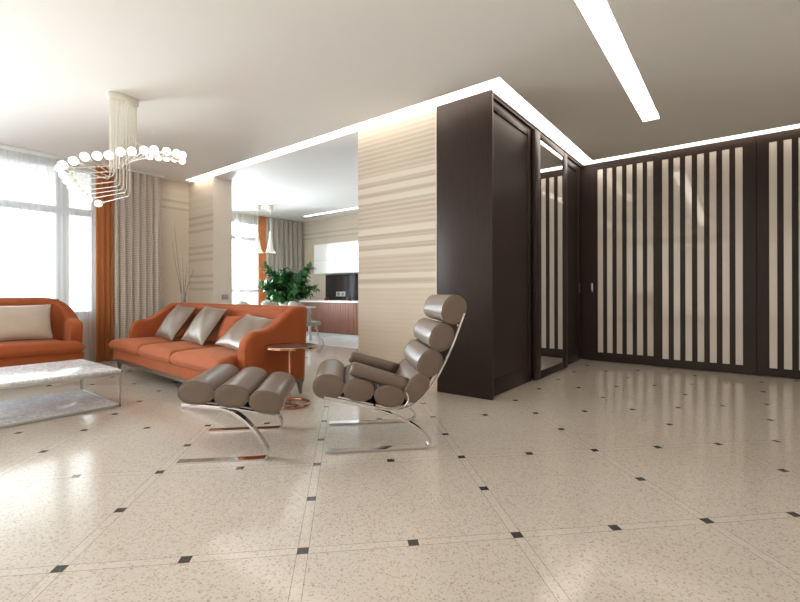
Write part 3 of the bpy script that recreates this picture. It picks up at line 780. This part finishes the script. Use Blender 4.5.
# dining group behind the sofa
dt = thing('dining_table', 'dining table mostly hidden behind the long orange sofa', 'table', (-7.95, 5.85, 0))
link('tabletop', MB().box(-.80, .80, -.42, .42, .70, .735), 'white_stone', dt, .006)
for sx in (-.70, .70):
    for sy in (-.34, .34): link('leg', MB().box(sx - .025, sx + .025, sy - .025, sy + .025, .007 if sy > 0 else .001, .70), 'satin_steel', dt, .003)
def dining_chair(x, y, rz, label):
    t = thing('dining_chair', label, 'chair', (x, y, 0), rz, 'grey dining chairs')
    link('seat', cushion_slab(-.23, .23, -.24, .22, .40, .48, .015, .04), 'grey_fabric', t, ang=80)
    rings = []
    for i in range(17):
        a = PI * (i / 16) ; cx_, cy_ = -.25 * math.cos(a), -.06 - .22 * math.sin(a)
        nx, ny = -math.cos(a), -math.sin(a); h = .62 + .25 * math.sin(a) ** .6
        rings.append([(cx_, cy_, .46), (cx_ + nx * .02, cy_ + ny * .02, h - .015), (cx_ + nx * .012, cy_ + ny * .012, h), (cx_ - nx * .012, cy_ - ny * .012, h), (cx_ - nx * .025, cy_ - ny * .025, h - .02), (cx_ - nx * .035, cy_ - ny * .035, .46)])
    link('backrest', MB().loft(rings), 'grey_fabric', t, ang=70)
    for sx in (-1, 1):
        for sy in (-1, 1):
            link('leg', MB().tube([(sx * .17, sy * .16 - .01, .41), (sx * .21, sy * .21 - .01, .009)], [.014, .009], 8), 'satin_steel', t)
dining_chair(-6.50, 5.42, math.radians(0), 'grey dining chair just past the right end of the orange sofa')
dining_chair(-7.02, 5.20, math.radians(0), 'grey dining chair behind the orange sofa in front of the potted plant')
dining_chair(-8.05, 5.32, math.radians(0), 'grey dining chair behind the orange sofa nearest the kitchen window')

pt = thing('potted_plant', 'bushy green zz plant with arching stems in front of the kitchen curtain', 'plant', (-7.62, 5.85, .735))
link('pot', MB().lathe([(.11, .001), (.13, .01), (.16, .12), (.162, .135), (.15, .135), (.145, .11), (.001, .10)], 32), 'white_gloss', pt)
link('soil', MB().lathe([(.146, .108), (.001, .115)], 24, caps=False), 'soil', pt)
rnd = random.Random(11); stm = MB(); lf = MB()
def leaf(p, d, nrm, ln, wd):
    d = d.normalized(); s_ = d.cross(nrm).normalized(); nrm = s_.cross(d)
    ks = [(0, .05, 0), (.2, .7, .02), (.45, 1, .03), (.75, .65, .0), (1, .03, -.06)]
    vs_ = []
    for t, w_, h_ in ks:
        c_ = p + d * ln * t + nrm * h_ * ln * 2
        vs_ += [c_ + s_ * wd * w_ + nrm * wd * .25 * w_, c_, c_ - s_ * wd * w_ + nrm * wd * .25 * w_]
    fs_ = []
    for i in range(4):
        for k in (0, 1): fs_.append((i * 3 + k, i * 3 + k + 1, i * 3 + k + 4, i * 3 + k + 3))
    lf.add(vs_, fs_)
stems = []
for i in range(20):
    a = rnd.uniform(0, 2 * PI); sp = rnd.uniform(.12, .62); hh = rnd.uniform(.35, .78) * (1.05 - .25 * sp)
    stems.append((sp * math.cos(a), sp * math.sin(a), hh))
stems += [(-.42, -.35, .95), (-.30, -.30, .80), (.52, .40, .92), (.42, .30, .80), (.62, .50, .35), (.50, .36, .22), (-.55, -.40, .45), (.1, .1, .78), (-.1, 0, .82), (.25, -.35, .14), (-.2, -.38, .14), (.05, -.42, .18), (.40, -.1, .16)]
for (dx_, dy_, hh) in stems:
    dx_ *= .82; dy_ *= .82; hh *= .80
    b0 = Vector((dx_ * .12, dy_ * .12, .1)); m0 = Vector((dx_ * .45, dy_ * .45, .1 + hh * .62)); e0 = Vector((dx_, dy_, .1 + hh))
    cv = spline([b0, m0, e0], 9); stm.tube(cv, [.011 * (1 - .7 * k / len(cv)) for k in range(len(cv))], 6)
    for k in range(5, len(cv)):
        for r_ in range(2):
            d0 = (cv[min(k + 1, len(cv) - 1)] - cv[k - 1]).normalized(); sd = d0.cross(Vector((math.cos(k + r_), math.sin(k + r_), .3))).normalized()
            for s_ in (-1, 1):
                leaf(cv[k] - d0 * .02 * r_, (sd * s_ * .9 + d0 * .55 + Vector((0, 0, rnd.uniform(-.25, .25)))), (d0 * .3 + Vector((rnd.uniform(-.5, .5), rnd.uniform(-.5, .5), 1))).normalized(), rnd.uniform(.11, .155), rnd.uniform(.026, .038))
link('stems', stm, 'stem_green', pt); link('foliage', lf, 'leaf', pt, ang=180)

# pendants
def pendant(x, y, zb, label):
    t = thing('pendant_lamp', label, 'lamp', (x, y, ZC), 0, 'white trumpet pendants over the dining table')
    d = zb - ZC
    link('canopy', MB().lathe([(.06, -.001), (.065, -.01), (.065, -.10), (.05, -.11), (.01, -.115)], 24), 'cream_metal', t)
    link('cord', MB().tube([(0, 0, -.11), (0, 0, d + .45)], .005, 8), 'white_plastic', t)
    link('shade', MB().lathe([(.018, d + .46), (.022, d + .40), (.03, d + .30), (.05, d + .18), (.075, d + .07), (.11, d + .01), (.122, d), (.114, d + .004), (.07, d + .075), (.045, d + .18), (.02, d + .30), (.012, d + .44)], 32), 'cream_metal', t)
    link('bulb', MB().sphere((0, 0, d + .075), .028, 12, 8), 'bulb_glow', t)
pendant(-8.28, 5.62, 1.90, 'white trumpet pendant nearer the kitchen window over the dining table')
pendant(-8.08, 5.80, 1.90, 'white trumpet pendant further from the kitchen window over the dining table')
